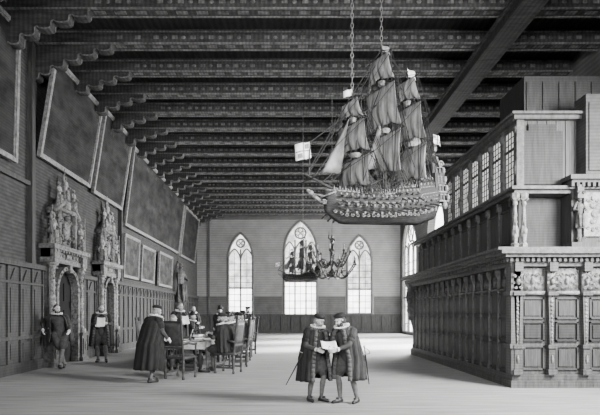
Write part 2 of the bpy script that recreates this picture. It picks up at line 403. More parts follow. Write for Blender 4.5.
portal(2, 19.9, 2.0, 3.2, 6.3, 'carvel', 'carved second portal further down the left wall', 1)

# ------------------------------------------------------------------ paintings
def painting(y0, y1, z0, z1, lean, label, m='canv', fw=.11, group=None):
    yc = (y0+y1)/2; root = thing('painting', label, 'painting', (LX+.1, yc, z0), -PI/2, group)
    w = (y1-y0)/2; h = math.hypot(z1-z0, lean); R = Mx.Rotation(-math.atan2(lean, z1-z0), 4, 'X')
    b = MB(); b.T = R
    for (x0, x1, a, c) in ((-w, w, 0, fw), (-w, w, h-fw, h), (-w, -w+fw, fw, h-fw), (w-fw, w, fw, h-fw)):
        b.box(x0, x1, 0, .12, a, c)
    for (x0, x1, a, c) in ((-w+fw, w-fw, fw, fw+.04), (-w+fw, w-fw, h-fw-.04, h-fw), (-w+fw, -w+fw+.04, fw, h-fw), (w-fw-.04, w-fw, fw, h-fw)):
        b.box(x0, x1, 0, .09, a, c)
    b.build('frame', 'frame', root)
    b = MB(); b.T = R; b.box(-w+fw*.8, w-fw*.8, .02, .06, fw*.8, h-fw*.8); b.build('canvas', m, root)
painting(9.2, 13.3, 5.85, 9.6, .1, 'dark painting at the near end of the left wall cut by the picture edge')
painting(14.5, 18.2, 6.45, 9.5, .5, 'big tilted dark painting above the near carved portal')
painting(18.5, 21.7, 6.35, 9.6, .5, 'tilted tall dark painting above the second portal')
painting(22.1, 33.0, 5.75, 9.4, .45, 'very long dark painting in the upper row of the left wall')
painting(33.5, 38.6, 5.7, 9.2, .4, 'farthest dark painting of the upper row near the end wall')
painting(21.9, 24.1, 3.35, 5.35, .08, 'small framed picture just beyond the second portal', 'canv2', .09)
painting(24.5, 26.9, 3.35, 5.2, .08, 'small framed picture midway along the lower row of three', 'canv2', .09)
painting(27.8, 31.0, 3.3, 5.3, .08, 'small framed picture beside the standing carved figure', 'canv2', .09)
t = thing('pedestal_statue', 'tall carved figure on a pedestal against the far left wall', 'statue', (LX+.45, 32.3, 0))
b = MB(); b.box(-.3,.3,-.3,.3,0,.3); b.box(-.24,.24,-.24,.24,.3,2.2); b.box(-.32,.32,-.32,.32,2.2,2.4); b.build('pedestal', 'wains', t)
b = MB(); statue(b, (0,0,2.4), 2.7, (1,-.4), 1); b.build('figure', 'carved', t, True)

# ------------------------------------------------------------------ carved enclosure on the right
EX = 5.08; EY = 10.9; EB = 19.7; ER = RX
enc = thing('carved_enclosure', 'great carved oak two-storey enclosure with glazed gallery on the right', 'wooden enclosure', (EX, EY, 0))
P = lambda b, name, m, sm=False, par=None: b.build(name, m, par or enc, sm, world=True)
b = MB(); b.box(EX+.1, ER-.02, EY+.1, EB, .0, 2.85); P(b, 'lower_body', 'oak')
b = MB(); b.box(EX-.02, ER-.02, EY-.02, EB+.05, 0, .16); b.box(EX+.03, ER-.02, EY+.03, EB+.02, .16, .3); P(b, 'plinth', 'oak')
def sbox(b, u0, u1, z0, z1, t0, t1): b.box(EX+.1-t1, EX+.1-t0, u0, u1, z0, z1)
def fbox(b, u0, u1, z0, z1, t0, t1): b.box(u0, u1, EY+.1-t1, EY+.1-t0, z0, z1)
def framed(f, par_name, u0, u1, z0, z1, m='oakp'):
    b = MB(); g = .035
    f(b, u0, u1, z0, z0+g, 0, .05); f(b, u0, u1, z1-g, z1, 0, .05); f(b, u0, u0+g, z0, z1, 0, .05); f(b, u1-g, u1, z0, z1, 0, .05)
    f(b, u0+.08, u1-.08, z0+.08, z1-.08, 0, .035); f(b, u0, u1, z0, z1, 0, .008)
    return P(b, par_name, m)
n = 16; bw = (EB-EY-.35)/n
for i in range(n):
    u0 = EY+.3+i*bw; u1 = u0+bw
    framed(sbox, 'panel', u0+.06, u1-.06, .36, 1.0)
    framed(sbox, 'panel', u0+.06, u1-.06, 1.08, 1.6); framed(sbox, 'panel', u0+.06, u1-.06, 1.66, 2.18)
    b = MB(); cy = (u0+u1)/2; r = bw/2-.09
    for j in range(7):
        a = PI*(j+.5)/7; b.cap((EX+.085, cy+.05*math.cos(a), 2.32+.05*math.sin(a)), (EX+.085, cy+r*math.cos(a), 2.32+r*1.35*math.sin(a)), .012, .024, 5)
    sbox(b, cy-r-.04, cy+r+.04, 2.24, 2.29, 0, .05); sbox(b, cy-r-.04, cy+r+.04, 2.22, 2.7, 0, .01)
    P(b, 'fan_carving', 'carved', True)
for i in range(n+1):
    u = EY+.3+i*bw
    b = MB(); sbox(b, u-.03, u+.03, .3, 2.6, 0, .06); sbox(b, u-.045, u+.045, 2.55, 2.85, 0, .1); b.sph((EX+.0, u, 2.68), (.03,.035,.08), 6); sbox(b, u-.045, u+.045, .3, .42, 0, .08)
    P(b, 'pilaster', 'carved')
fx = [5.2, 5.98, 6.76, 7.54, 8.32, 9.1]
for i, x in enumerate(fx):
    b = MB(); w = .07
    fbox(b, x-w, x+w, .3, .95, 0, .14); fbox(b, x-w-.03, x+w+.03, .3, .42, 0, .18); fbox(b, x-w-.03, x+w+.03, .9, .98, 0, .18)
    b.prism([(x-w*.6,.98), (x+w*.6,.98), (x+w,2.1), (x-w,2.1)], lambda p, z, t: V((p, EY+.1-t, z)), 0, .12)
    fbox(b, x-w-.04, x+w+.04, 2.1, 2.18, 0, .2); fbox(b, x-w-.02, x+w+.02, 2.64, 2.85, 0, .22)
    P(b, 'front_pilaster', 'oak')
    b = MB(); yy = EY-.07
    fbox(b, x-.08, x+.08, 2.18, 2.64, 0, .12); fbox(b, x-.02, x+.02, .45, 2.18, 0, .128)
    b.sph((x, yy+.02, 2.42), (.05,.06,.09), 7); b.sph((x, yy-.02, 2.5), (.025,.03,.03), 6)
    for s in (-1, 1): volute(b, (x+s*.08, yy, 2.53), .045, s=s, th=.013); volute(b, (x+s*.05, yy, 2.28), .04, s=s, th=.012, up=-1); volute(b, (x+s*.09, yy+.03, 2.38), .035, s=-s, th=.011)
    for q in range(11): b.sph((x, EY-.035, 1.06+q*.09), (.014+.005*(q % 2)+q*.002, .02, .026), 5)
    b.sph((x, EY-.055, .66), (.028,.02,.1), 6)
    P(b, 'capital_carving', 'carve', True)
    if i < len(fx)-1:
        x1 = fx[i+1]
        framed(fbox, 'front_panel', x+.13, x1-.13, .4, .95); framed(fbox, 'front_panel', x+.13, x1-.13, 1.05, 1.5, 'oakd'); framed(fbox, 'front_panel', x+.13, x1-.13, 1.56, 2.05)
        b = MB(); cx = (x+x1)/2
        fbox(b, x+.12, x1-.12, 2.2, 2.72, 0, .02)
        for s in (-1, 1):
            volute(b, (cx+s*.11, EY+.06, 2.56), .06, s=s, th=.015); volute(b, (cx+s*.17, EY+.06, 2.38), .05, s=-s, th=.013); volute(b, (cx+s*.08, EY+.06, 2.3), .04, s=s, th=.011, up=-1); b.sph((cx+s*.2, EY+.06, 2.5), (.02,.02,.05), 5)
        b.sph((cx, EY+.06, 2.43), (.045,.05,.09), 7); b.sph((cx, EY+.04, 2.58), (.028,.03,.035), 6)
        fbox(b, x+.13, x1-.13, 2.12, 2.2, 0, .09)
        P(b, 'frieze_carving', 'carve', True)
b = MB(); b.box(EX-.02, EX+.24, EY-.02, EY+.24, .3, 2.85); b.box(EX-.06, EX+.28, EY-.06, EY+.28, .9, 1.0); b.box(EX-.06, EX+.28, EY-.06, EY+.28, 2.1, 2.2); P(b, 'corner_post', 'oak')
b = MB()
for (o_, z0, z1) in ((.14, 2.76, 2.84), (.18, 2.84, 2.95), (.34, 2.95, 3.02), (.46, 3.02, 3.1), (.54, 3.1, 3.16)):
    b.box(EX+.1-o_, ER-.02, EY+.1-min(o_, .42), EB+o_*.5, z0, z1)
y = EY-.1
while y < EB: b.box(EX-.16, EX-.06, y, y+.06, 2.86, 2.96); y += .12
x = EX-.1
while x < ER-.1: b.box(x, x+.06, EY-.16, EY-.06, 2.86, 2.96); x += .12
P(b, 'main_cornice', 'carved')
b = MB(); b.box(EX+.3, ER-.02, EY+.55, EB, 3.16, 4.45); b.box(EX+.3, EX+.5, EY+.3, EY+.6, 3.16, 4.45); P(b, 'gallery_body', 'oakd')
def sbox2(b, u0, u1, z0, z1, t0, t1): b.box(EX+.3-t1, EX+.3-t0, u0, u1, z0, z1)
n2 = 12; bw = (EB-EY-.6)/n2
for i in range(n2):
    u0 = EY+.55+i*bw; framed(sbox2, 'gallery_panel', u0+.07, u0+bw-.07, 3.3, 4.2, 'oakp')
    b = MB(); sbox2(b, u0-.03, u0+.03, 3.16, 4.4, 0, .06); sbox2(b, u0-.05, u0+.05, 4.25, 4.45, 0, .1); P(b, 'gallery_post', 'carved')
b = MB(); b.box(EX+.12, ER-.02, EY+.12, EB+.1, 4.45, 4.53); b.box(EX+.02, ER-.02, EY+.02, EB+.14, 4.53, 4.6); P(b, 'gallery_cornice', 'carved')
b = MB()
for (x, y) in ((EX+.14, EY+.14), (EX+.34, EY+.14)):
    b.lathe((x,y,3.16), [(.09,0),(.09,.12),(.055,.16),(.07,.3),(.075,.45),(.045,.55),(.05,.8),(.04,1.0),(.06,1.05),(.045,1.1),(.09,1.2),(.09,1.29)], 12, rip=lambda a, z: .08*math.sin(6*a+z*9))
    for s in (-1, 1): volute(b, (x+s*.05, y-.07, 4.3), .035, s=s, th=.012)
    b.sph((x, y-.06, 3.55), (.035,.03,.05), 5); b.sph((x, y-.05, 3.75), (.025,.025,.06), 5)
P(b, 'carved_column', 'carve')
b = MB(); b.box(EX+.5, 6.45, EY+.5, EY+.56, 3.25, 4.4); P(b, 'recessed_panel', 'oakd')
b = MB(); b.box(6.5, ER-.02, EY+.10, EY+.6, 3.16, 4.72); b.box(6.42, ER-.02, EY-.05, EY+.6, 4.66, 4.72); b.box(6.36, ER-.02, EY-.12, EY+.6, 4.72, 4.82); b.box(6.42, ER-.02, EY-.05, EY+.3, 3.16, 3.3)
x = 6.4
while x < ER-.1: b.box(x, x+.06, EY-.08, EY+.1, 4.56, 4.66); x += .12
P(b, 'projecting_bay', 'oakp')
for x in (6.62, 7.28, 7.94):
    b = MB(); b.lathe((x, EY+.02, 3.3), [(.05,0),(.06,.08),(.05,.2),(.06,.5),(.075,.75),(.05,.82)], 10, 1, 1, lambda a, z: .1*math.sin(5*a)); statue(b, (x, EY+.0, 3.62), .7, (0,-1)); b.box(x-.07, x+.07, EY-.06, EY+.12, 4.3, 4.6)
    for s in (-1, 1): volute(b, (x+s*.06, EY-.08, 4.42), .04, s=s, th=.013); volute(b, (x+s*.07, EY-.08, 3.4), .04, s=s, th=.013, up=-1)
    P(b, 'caryatid', 'carved', False)
for x in (6.95, 7.61): 
    b = MB(); b.box(x-.2, x+.2, EY+.04, EY+.12, 3.45, 4.45)
    for q in range(5): b.sph((x, EY+.03, 3.6+q*.18), (.05+.03*(q % 2), .03, .06), 6)
    for s in (-1, 1): volute(b, (x+s*.1, EY+.03, 4.25), .05, s=s, th=.014); volute(b, (x+s*.1, EY+.03, 3.65), .05, s=s, th=.014, up=-1)
    P(b, 'bay_relief', 'carve')
T0 = 4.6; T1 = 6.2; Y0 = EY+.35; Y1 = 16.3
b = MB(); nb = 7; bw = (Y1-Y0)/nb
b.box(EX+.28, EX+.44, Y0, Y1, T0, T0+.14); b.box(EX+.28, EX+.44, Y0, Y1, T1-.12, T1)
P(b, 'window_rail', 'oak')
for i in range(nb+1):
    u = Y0+i*bw; b = MB(); b.box(EX+.25, EX+.42, u-.07, u+.07, T0, T1); b.sph((EX+.25, u, T0+.5), (.05,.06,.2), 6); b.sph((EX+.25, u, T1-.2), (.06,.08,.1), 6); P(b, 'gallery_window_post', 'carved')
for i in range(nb):
    u = Y0+i*bw
    b = MB(); b.box(EX+.33, EX+.345, u+.07, u+bw-.07, T0+.14, T1-.12); pn = P(b, 'gallery_window', 'pane')
    b = MB()
    for j in range(1, 4): b.box(EX+.31, EX+.33, u+.07+(bw-.14)*j/4-.006, u+.07+(bw-.14)*j/4+.006, T0+.14, T1-.12)
    for j in range(1, 9): z = T0+.14+(T1-T0-.26)*j/9; b.box(EX+.31, EX+.33, u+.07, u+bw-.07, z-.006, z+.006)
    b.box(EX+.29, EX+.33, u+.07, u+bw-.07, T0+1.0, T0+1.05)
    b.build('lattice', 'oakd', pn, world=True)
b = MB(); b.box(EX+.16, ER-.02, Y0-.14, Y1+.14, T1, T1+.09); b.box(EX+.08, ER-.02, Y0-.22, Y1+.22, T1+.09, T1+.15); P(b, 'top_cornice', 'oak')
b = MB(); b.box(EX+.28, 6.75, Y0, Y0+.12, T0, T1); 
for i in range(7): b.box(EX+.32+i*.22, EX+.335+i*.22, Y0-.02, Y0, T0+.1, T1)
P(b, 'plank_wall', 'oakp')
b = MB(); x0 = EX+.38
b.prism([(x0,T0+.1),(x0+.95,T0+.1),(x0+.95,T1-.25),(x0+.8,T1-.25),(x0+.8,T1-.1),(x0+.15,T1-.1),(x0+.15,T1-.25),(x0,T1-.25)], lambda p, z, t: V((p, t, z)), Y0-.06, Y0-.01); P(b, 'stepped_panel', 'oakd')
b = MB(); b.box(EX+.28, ER-.02, Y1-.1, Y1, T0, T1); P(b, 'end_wall', 'oak')
b = MB(); b.box(6.8, ER-.02, EY+.05, EY+.5, 4.82, 6.7)
for i in range(5): b.box(6.86+i*.5, 7.3+i*.5, EY+.02, EY+.05, 4.95, 6.5)
P(b, 'plaster_pier', 'slab')
b = MB(); b.box(EX+.75, ER-.02, Y0+.6, 13.2, T1+.15, 7.55)
for i in range(9): b.box(EX+.8+i*.4, EX+1.1+i*.4, Y0+.57, Y0+.61, T1+.3, 7.4)
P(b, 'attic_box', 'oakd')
b = MB(); b.lathe((5.3, 19.9, 0), [(.2,0),(.22,.2),(.12,.3),(.1,.9),(.12,1.0),(.14,1.1),(.22,1.35),(.34,1.7),(.38,1.8),(.36,1.9),(.36,2.75),(.4,2.8),(.46,2.95),(.48,3.16)], 20, rip=lambda a, z: .035*math.sin(10*a))
for i in range(12):
    a = 2*PI*i/12; b.sph((5.3+.36*math.cos(a), 19.9+.36*math.sin(a), 2.35), (.05,.05,.25), 6); b.sph((5.3+.27*math.cos(a), 19.9+.27*math.sin(a), 1.5), (.05,.05,.1), 6)
P(b, 'curved_oriel', 'carved', True)

# ------------------------------------------------------------------ voxel blobs (people)
def blob(b, vox, sm=3, name='blob'):
    me = bpy.data.meshes.new(name); b.bm.to_mesh(me); b.bm.free()
    o = bpy.data.objects.new('tmp', me); C.objects.link(o)
    r = o.modifiers.new('r', 'REMESH'); r.mode = 'VOXEL'; r.voxel_size = vox; r.use_smooth_shade = True
    if sm: s = o.modifiers.new('s', 'SMOOTH'); s.iterations = sm; s.factor = .5
    dg = bpy.context.evaluated_depsgraph_get(); ev = o.evaluated_get(dg)
    nm = bpy.data.meshes.new_from_object(ev, preserve_all_data_layers=False, depsgraph=dg); nm.name = name
    bpy.data.objects.remove(o); bpy.data.meshes.remove(me)
    return nm
def addm(name, me, m, parent):
    me.materials.clear()
    for x in (m if isinstance(m, list) else [m]): me.materials.append(MT[x])
    o = bpy.data.objects.new(name, me); C.objects.link(o); o.parent = parent; return o
def ik(S, T, l1, l2, hint):
    d = T-S; L = max(.12, min(d.length, l1+l2-.004)); u = d.normalized(); T = S+u*L
    a = (l1*l1-l2*l2+L*L)/(2*L); h = math.sqrt(max(l1*l1-a*a, 0)); hp = (hint-u*hint.dot(u)).normalized()
    return S+u*a+hp*h, T
def segd(p, a, b):
    ab = b-a; t = max(0, min(1, (p-a).dot(ab)/max(ab.length_squared, 1e-9))); return (p-(a+ab*t)).length
def person(label, x, y, rot, s=1.0, sit=False, lean=.05, side=0, yaw=0, pitch=0, lh=(.25,-.12,.85), rh=(-.25,-.12,.85), gown=('black',.35), hat='cap', beard='hair', hair='hair', doublet='doub', hose='hose', ruff=True, stride=.06, spread=.11, fur=False, group=None, curl=.5, seat=.5, opn=.75, feet=None, gw=1.0, vox=.0105):
    root = thing('person', label, 'person', (x, y, 0), rot, group, sc=s)
    pz = (seat+.1) if sit else .93
    pel = V((0,0,pz)); sp = V((math.sin(side),-math.sin(lean),math.cos(lean)*math.cos(side))).normalized()
    waist = pel+sp*.16; chest = pel+sp*.38; neck = pel+sp*.53+V((0,-.01-.03*lean,0)); hc = neck+V((0,-.03-.08*max(0,pitch),.175-.04*max(0,pitch)))
    segs = []
    def S_(a, b2, ra, rb, m): segs.append((V(a), V(b2), ra, rb, m))
    b = MB()
    S_(pel, waist, .135, .12, 2); S_(waist, chest, .12, .13, 2)
    for q in (-1, 1): S_(chest+V((q*.05,0,0)), chest+V((q*.13,0,.08)), .11, .06, 2); S_(pel, pel+V((q*.09,0,-.03)), .12, .1, 2)
    S_(chest, neck, .08, .05, 2); S_(neck, hc-V((0,0,.06)), .052, .05, 0)
    J = {}
    for q, T in ((1, V(lh)), (-1, V(rh))):
        sh = chest+V((q*.185,0,.09)); el, wr = ik(sh, T, .285, .25, V((q*.7,.6,-.7)))
        J['s%d'%q], J['e%d'%q], J['w%d'%q] = sh, el, wr
        S_(sh, el, .052, .04, 2); S_(el, wr, .038, .026, 2)
        d = (wr-el).normalized(); nrm = V((-q,0,-.3)); nrm = (nrm-d*nrm.dot(d)).normalized(); sd = d.cross(nrm)
        if sd.z < 0: sd = -sd
        S_(wr, wr+d*.045, .026, .028, 0)
        for f in range(4):
            base = wr+d*.05+sd*(.028-.0185*f); L = (.04,.045,.042,.033)[f]
            S_(wr+d*.02+sd*(.02-.012*f), base+d*.03, .016, .012, 0)
            d1 = (d*math.cos(curl)+nrm*math.sin(curl)); d2 = (d*math.cos(curl*2.2)+nrm*math.sin(curl*2.2))
            p1 = base+d*.035; p2 = p1+d1*L; S_(p1, p2, .0105, .0095, 0); S_(p2, p2+d2*L*.75, .0095, .008, 0)
        t0 = wr+d*.02+sd*.03; t1 = t0+(sd*.7+d*.6+nrm*.35).normalized()*.04; S_(t0, t1, .014, .012, 0); S_(t1, t1+(d*.9+nrm*.5).normalized()*.032, .012, .009, 0)
        hip = pel+V((q*.095,0,-.02))
        if sit: kn = V((q*(.13),-.43,seat+.06)); an = V((q*.14,-.42,.09))
        else:
            an = V((q*spread, q*stride, .08)) if not feet else V((*feet[0 if q > 0 else 1], .08)); kn, _ = ik(hip, an, .43, .43, V((q*.15,-1,0)))
        J['h%d'%q], J['k%d'%q], J['a%d'%q] = hip, kn, an
        S_(hip, kn, .088, .058, 1); S_(kn, kn+(an-kn)*.35+V((0,.012,0)), .054, .058, 1); S_(kn+(an-kn)*.35+V((0,.012,0)), an, .058, .036, 1)
        S_(an, an+V((q*.03,-.15,-.045)), .036, .03, 1)
    for a, c, ra, rb, m_ in segs: b.cap(a, c, ra, rb, 8)
    R = Mx.Translation(hc) @ Mx.Rotation(yaw, 4, 'Z') @ Mx.Rotation(pitch, 4, 'X')
    T0_ = b.T; b.T = R
    b.sph((0,.012,.03), (.077,.094,.092), 10); b.sph((0,-.018,-.035), (.058,.066,.075), 9); b.sph((0,-.055,-.095), (.03,.026,.025), 7)
    b.cap((0,-.084,.022), (0,-.108,-.022), .009, .016, 6); b.sph((0,-.09,.045), (.05,.014,.012), 6)
    for q in (-1, 1): b.sph((q*.078,.01,.0), (.012,.024,.034), 6); b.sph((q*.036,-.068,-.012), (.024,.022,.02), 6)
    b.sph((0,-.086,-.052), (.026,.012,.01), 6)
    b.T = T0_
    me = blob(b, vox, 2, 'body')
    body = addm('body', me, ['skin', hose, doublet], root)
    hs = hc+V((0,0,0)); idx = []
    for p in me.polygons:
        c = p.center; best = (c-hs).length-.10; bm_ = 0
        for a, e, ra, rb, m_ in segs:
            dd = segd(c, a, e)-(ra+rb)/2
            if dd < best: best = dd; bm_ = m_
        idx.append(bm_)
    me.polygons.foreach_set('material_index', idx)
    for q in (-1, 1):
        b = MB(); b.T = R; b.sph((q*.032,-.084,.016), (.015,.009,.008), 7); b.build('eye', 'eye', root, True)
    b = MB(); b.T = R
    b.sph((0,.028,.048), (.083,.092,.085), 9); 
    for q in (-1, 1): b.sph((q*.07,.03,-.01), (.02,.055,.06), 7)
    b.build('hair', hair, root, True)
    if beard:
        b = MB(); b.T = R; b.sph((0,-.068,-.098), (.045,.034,.035), 7); b.sph((0,-.082,-.145), (.032,.028,.055), 7)
        for q in (-1, 1): b.sph((q*.048,-.035,-.07), (.022,.04,.045), 7); b.cap((0,-.1,-.038), (q*.042,-.082,-.052), .011, .006, 5)
        b.build('beard', beard, root, True)
    b = MB()
    b.cap(pel-sp*.04, waist, .155, .14, 9); b.cap(waist, chest, .14, .15, 9); b.cap(chest, neck-V((0,0,.03)), .12, .07, 8)
    for q in (-1, 1):
        b.cap(chest+V((q*.05,0,0)), chest+V((q*.14,0,.075)), .13, .08, 8)
        b.cap(J['s%d'%q], J['e%d'%q], .078, .06, 8); b.cap(J['e%d'%q], J['w%d'%q]-(J['w%d'%q]-J['e%d'%q])*.06, .058, .036, 8)
    addm('doublet', blob(b, .018, 3, 'doublet'), doublet, root)
    b = MB()
    for q in (-1, 1):
        h, kn = J['h%d'%q], J['k%d'%q]; b.cap(h+V((q*.02,0,.0)), h.lerp(kn,.62), .135, .125, 9); b.cap(h.lerp(kn,.62), h.lerp(kn,.9), .12, .07, 8)
    addm('breeches', blob(b, .02, 3, 'breeches'), doublet, root)
    for q in (-1, 1):
        b = MB(); an = J['a%d'%q]; tz = V((an.x+q*.035, an.y-.17, .035)); b.cap((an.x,an.y+.03,.042), tz, .042, .034, 8); b.cap((an.x,an.y+.01,.05), (an.x,an.y,.09), .042, .045, 7)
        sh_ = b.build('shoe', 'leather', root, True)
        b = MB(); b.sph((an.x+q*.01, an.y-.08, .09), (.04,.02,.025), 6); b.build('shoe_rosette', 'greyc', sh_, True)
    for q in (-1, 1):
        b = MB(); w_ = J['w%d'%q]; d = (w_-J['e%d'%q]).normalized(); b.cyl(w_-d*.035, w_+d*.005, .036, .044, 12); b.build('cuff', 'white', root)
    if ruff:
        b = MB(); c = neck+V((0,-.012,.035)); T_ = Mx.Translation(c) @ Mx.Rotation(.12+lean*.5, 4, 'X')
        b.T = T_
        def rf(u, v): 
            a = 2*PI*u; r = .065+.085*v; return V((r*math.cos(a), r*math.sin(a)*1.05, .012*math.sin(a*22)*v+.02*v))
        b.grid(rf, 132, 3); b.T = Mx.Identity(4); solid(b.build('ruff', 'white', root, True), .02)
    else:
        b = MB(); b.lathe(neck+V((0,0,.0)), [(.08,-.02),(.085,.01),(.07,.045),(.06,.04)], 14); b.build('collar', 'white', root, True)
    if gown:
        gm, hem = gown; top = chest.z+.17; n_ = 56; nr = 16
        def gf(u, v):
            z = top-(top-hem)*v
            if z > pel.z: c = pel+sp*((z-pel.z)/max(.2, sp.z)); 
            else: c = V((0, .02, z))
            sh = min(1, v*7); rx = .10+(.155*math.sqrt(sh)+.07*v)*gw; ry = .085+(.085*math.sqrt(sh)+.11*v)*gw
            if sit: ry = .085+.1*math.sqrt(sh)+.03*v
            op = opn*(.75+.25*v); a = -PI/2+op+(2*PI-2*op)*u
            k_ = 1+(.012+.085*v)*math.sin(a*13+2.2*v)+.03*v*math.sin(a*5+1)
            return V((c.x+rx*k_*math.cos(a), c.y+.015+ry*k_*math.sin(a), z))
        b = MB(); b.grid(gf, n_, nr); solid(b.build('gown', gm, root, True), .022)
        for q in (-1, 1):
            b = MB(); b.cap(J['s%d'%q]+V((0,.01,.0)), J['s%d'%q].lerp(J['e%d'%q], .55), .098, .088, 9)
            b.build('gown_sleeve', gm, root, True)
        if fur:
            b = MB()
            for q in (0, 1):
                pts = [gf(q, v/12)+V((0,-.012,0)) for v in range(13)]; b.tube(pts, .042, 7)
            pts = [gf(u/12, .02) for u in range(13)]; b.tube(pts, .045, 7)
            b.build('fur_trim', 'fur', root, True)
    if hat:
        b = MB(); b.T = R @ Mx.Translation((0,.02,.06)) @ Mx.Rotation(-.12, 4, 'X')
        if hat == 'cap': b.lathe((0,0,0), [(.098,0),(.105,.02),(.115,.04),(.10,.065),(.05,.08),(.01,.082)], 18, rip=lambda a, z: .04*math.sin(9*a))
        elif hat == 'brim': b.lathe((0,0,0), [(.09,-.0),(.17,.012),(.172,.02),(.095,.022),(.088,.10),(.07,.135),(.02,.14)], 20)
        elif hat == 'tall': b.lathe((0,0,0), [(.09,-.0),(.15,.006),(.152,.016),(.094,.02),(.082,.15),(.072,.18),(.02,.185)], 20)
        h_ = b.build('hat', 'black', root, True)
        if hat != 'cap':
            b = MB(); b.T = R @ Mx.Translation((0,.02,.06)); b.tube([V((.09,.02,.03)), V((.12,.05,.08)), V((.1,.1,.12)), V((.06,.16,.12))], lambda t: .02*(1-.6*t), 6); b.build('feather', 'hair', h_, True)
    return root, J
def wpt(root, p): return LM(root) @ V(p)
def paper(label, c, w, h, rz=0, rx=0, group=None, curlz=.03):
    b = MB(); b.grid(lambda u, v: V(((u-.5)*w, (v-.5)*h, curlz*(2*u-1)**2)), 8, 6)
    o = b.build('paper_sheet', 'paper', None, True, loc=c); o.rotation_euler = (rx, 0, rz); solid(o, .003)
    return tag(o, label, 'paper', group)
def sword(label, hilt, tip):
    hilt = V(hilt); tip = V(tip); t = thing('sword', label, 'sword', hilt); d = (tip-hilt).normalized()
    b = MB(); b.cyl((0,0,0), tip-hilt, .014, .008, 8); b.build('scabbard', 'leather', t)
    b = MB(); b.cyl((0,0,0), -d*.15, .012, n=8); b.sph(-d*.17, .025, 7); p = d.cross(V((0,1,.2))).normalized(); b.cyl(-p*.09, p*.09, .009, n=6)
    b.tube([p*.09, p*.07-d*.08, -d*.14], .007, 5); b.build('hilt', 'steel', t)

# centre pair
pa, Ja = person('man in fur-trimmed black gown and flat cap left of the centre pair reading a sheet', W(315,402,9.2).x, 9.25, .55, .96, lean=.14, yaw=.25, pitch=.42, lh=(.02,-.40,1.14), rh=(-.16,-.30,1.06), gown=('black',.42), hat='cap', fur=True, feet=((.12,-.05),(-.09,.07)), opn=.62, gw=1.1, vox=.0095)
pb, Jb = person('man in short dark cape right of the centre pair bending over the sheet', W(347,402,9.2).x, 9.1, -.75, .98, lean=.30, yaw=-.35, pitch=.45, lh=(.10,-.46,1.06), rh=(-.06,-.50,1.08), gown=('greyc',.46), hat='cap', beard='hairb', hair='hairb', feet=((.15,.10),(-.10,-.10)), opn=.65, gw=1.05, fur=True, vox=.0095)
c = (wpt(pa, Ja['w1'])+wpt(pb, Jb['w-1']))/2
paper('white document sheet held between the two men in the centre', c+V((0,-.09,.03)), .28, .22, .1, .6)
ha = wpt(pa, (-.30,-.02,.98)); sword('long sword hanging at the left hip of the centre pair', ha, ha+V((-.32,.12,-.62)))
hb = wpt(pb, (.34,.10,.95)); sword('sword worn by the caped man on the right of the centre pair', hb, hb+V((.12,.3,-.6)))
# left men
pc, Jc = person('man in short cape leaning with crossed legs by the near carved portal', -7.0, 14.75, .5, 1.12, lean=-.05, side=-.16, yaw=.45, pitch=.15, lh=(.2,-.26,1.02), rh=(-.42,.05,1.05), gown=('greyc',.72), hat=None, hair='hairb', beard='hairb', feet=((-.02,-.12),(.12,.06)), opn=.9)
pd, Jd = person('man in long black gown holding a paper in front of the second portal', -6.45, 16.6, .25, 1.13, lean=.05, yaw=.35, pitch=.15, lh=(.16,-.33,1.20), rh=(-.1,-.32,1.12), gown=('black',.50), hat=None, hair='hair', beard='hairb', fur=True, feet=((.14,-.06),(-.1,.05)), gw=1.1)
c = (wpt(pd, Jd['w1'])+wpt(pd, Jd['w-1']))/2
paper('white paper held by the gowned man near the second portal', c+V((.04,-.11,.08)), .26, .34, .2, 1.1)
hb = wpt(pc, (-.3,.0,.97)); sword('sword worn by the man leaning by the near portal', hb, hb+V((-.2,.25,-.62)))

# ------------------------------------------------------------------ table group
TX0, TX1, TY0, TY1, TZ = -3.55, -2.35, 13.7, 21.2, .86
t = thing('long_table', 'long council table with turned legs on the left of the hall', 'table', ((TX0+TX1)/2, (TY0+TY1)/2, 0))
b = MB(); b.box(TX0, TX1, TY0, TY1, TZ-.07, TZ-.01); b.build('table_top', 'chair', t, world=True)
b = MB(); b.box(TX0+.1, TX1-.1, TY0+.1, TY1-.1, TZ-.14, TZ-.07); b.build('apron', 'chair', t, world=True)
for x in (TX0+.18, TX1-.18):
    for y in (TY0+.2, (TY0+TY1)/2, TY1-.2):
        b = MB(); b.lathe((x,y,0), [(.07,0),(.08,.06),(.05,.1),(.05,.16),(.09,.3),(.1,.42),(.05,.52),(.045,.58),(.07,.62),(.07,TZ-.1)], 12); b.build('leg', 'chair', t, True, world=True)
b = MB(); b.box((TX0+TX1)/2-.04, (TX0+TX1)/2+.04, TY0+.2, TY1-.2, .14, .22); 
for y in (TY0+.2, (TY0+TY1)/2, TY1-.2): b.box(TX0+.18, TX1-.18, y-.03, y+.03, .14, .22)
b.build('stretcher', 'chair', t, world=True)
b = MB()
def clf(u, v):
    per = 2*(TX1-TX0)+2*(TY1-TY0); s_ = u*per; a = TX1-TX0+.02; c_ = TY1-TY0+.02
    x0, y0 = TX0-.01, TY0-.01
    if s_ < a: p = V((x0+s_, y0, 0)); n_ = V((0,-1,0))
    elif s_ < a+c_: p = V((x0+a, y0+s_-a, 0)); n_ = V((1,0,0))
    elif s_ < 2*a+c_: p = V((x0+a-(s_-a-c_), y0+c_, 0)); n_ = V((0,1,0))
    else: p = V((x0, y0+c_-min(c_, s_-2*a-c_), 0)); n_ = V((-1,0,0))
    k_ = v*(.02+.016*math.sin(s_*9))
    return p+n_*k_+V((0,0,TZ+.005-.2*v))
b.grid(clf, 400, 5); b.box(TX0-.01, TX1+.01, TY0-.01, TY1+.01, TZ-.005, TZ+.006)
tag(b.build('table_cloth', 'cloth', None, True), 'grey cloth spread over the long council table', 'tablecloth')
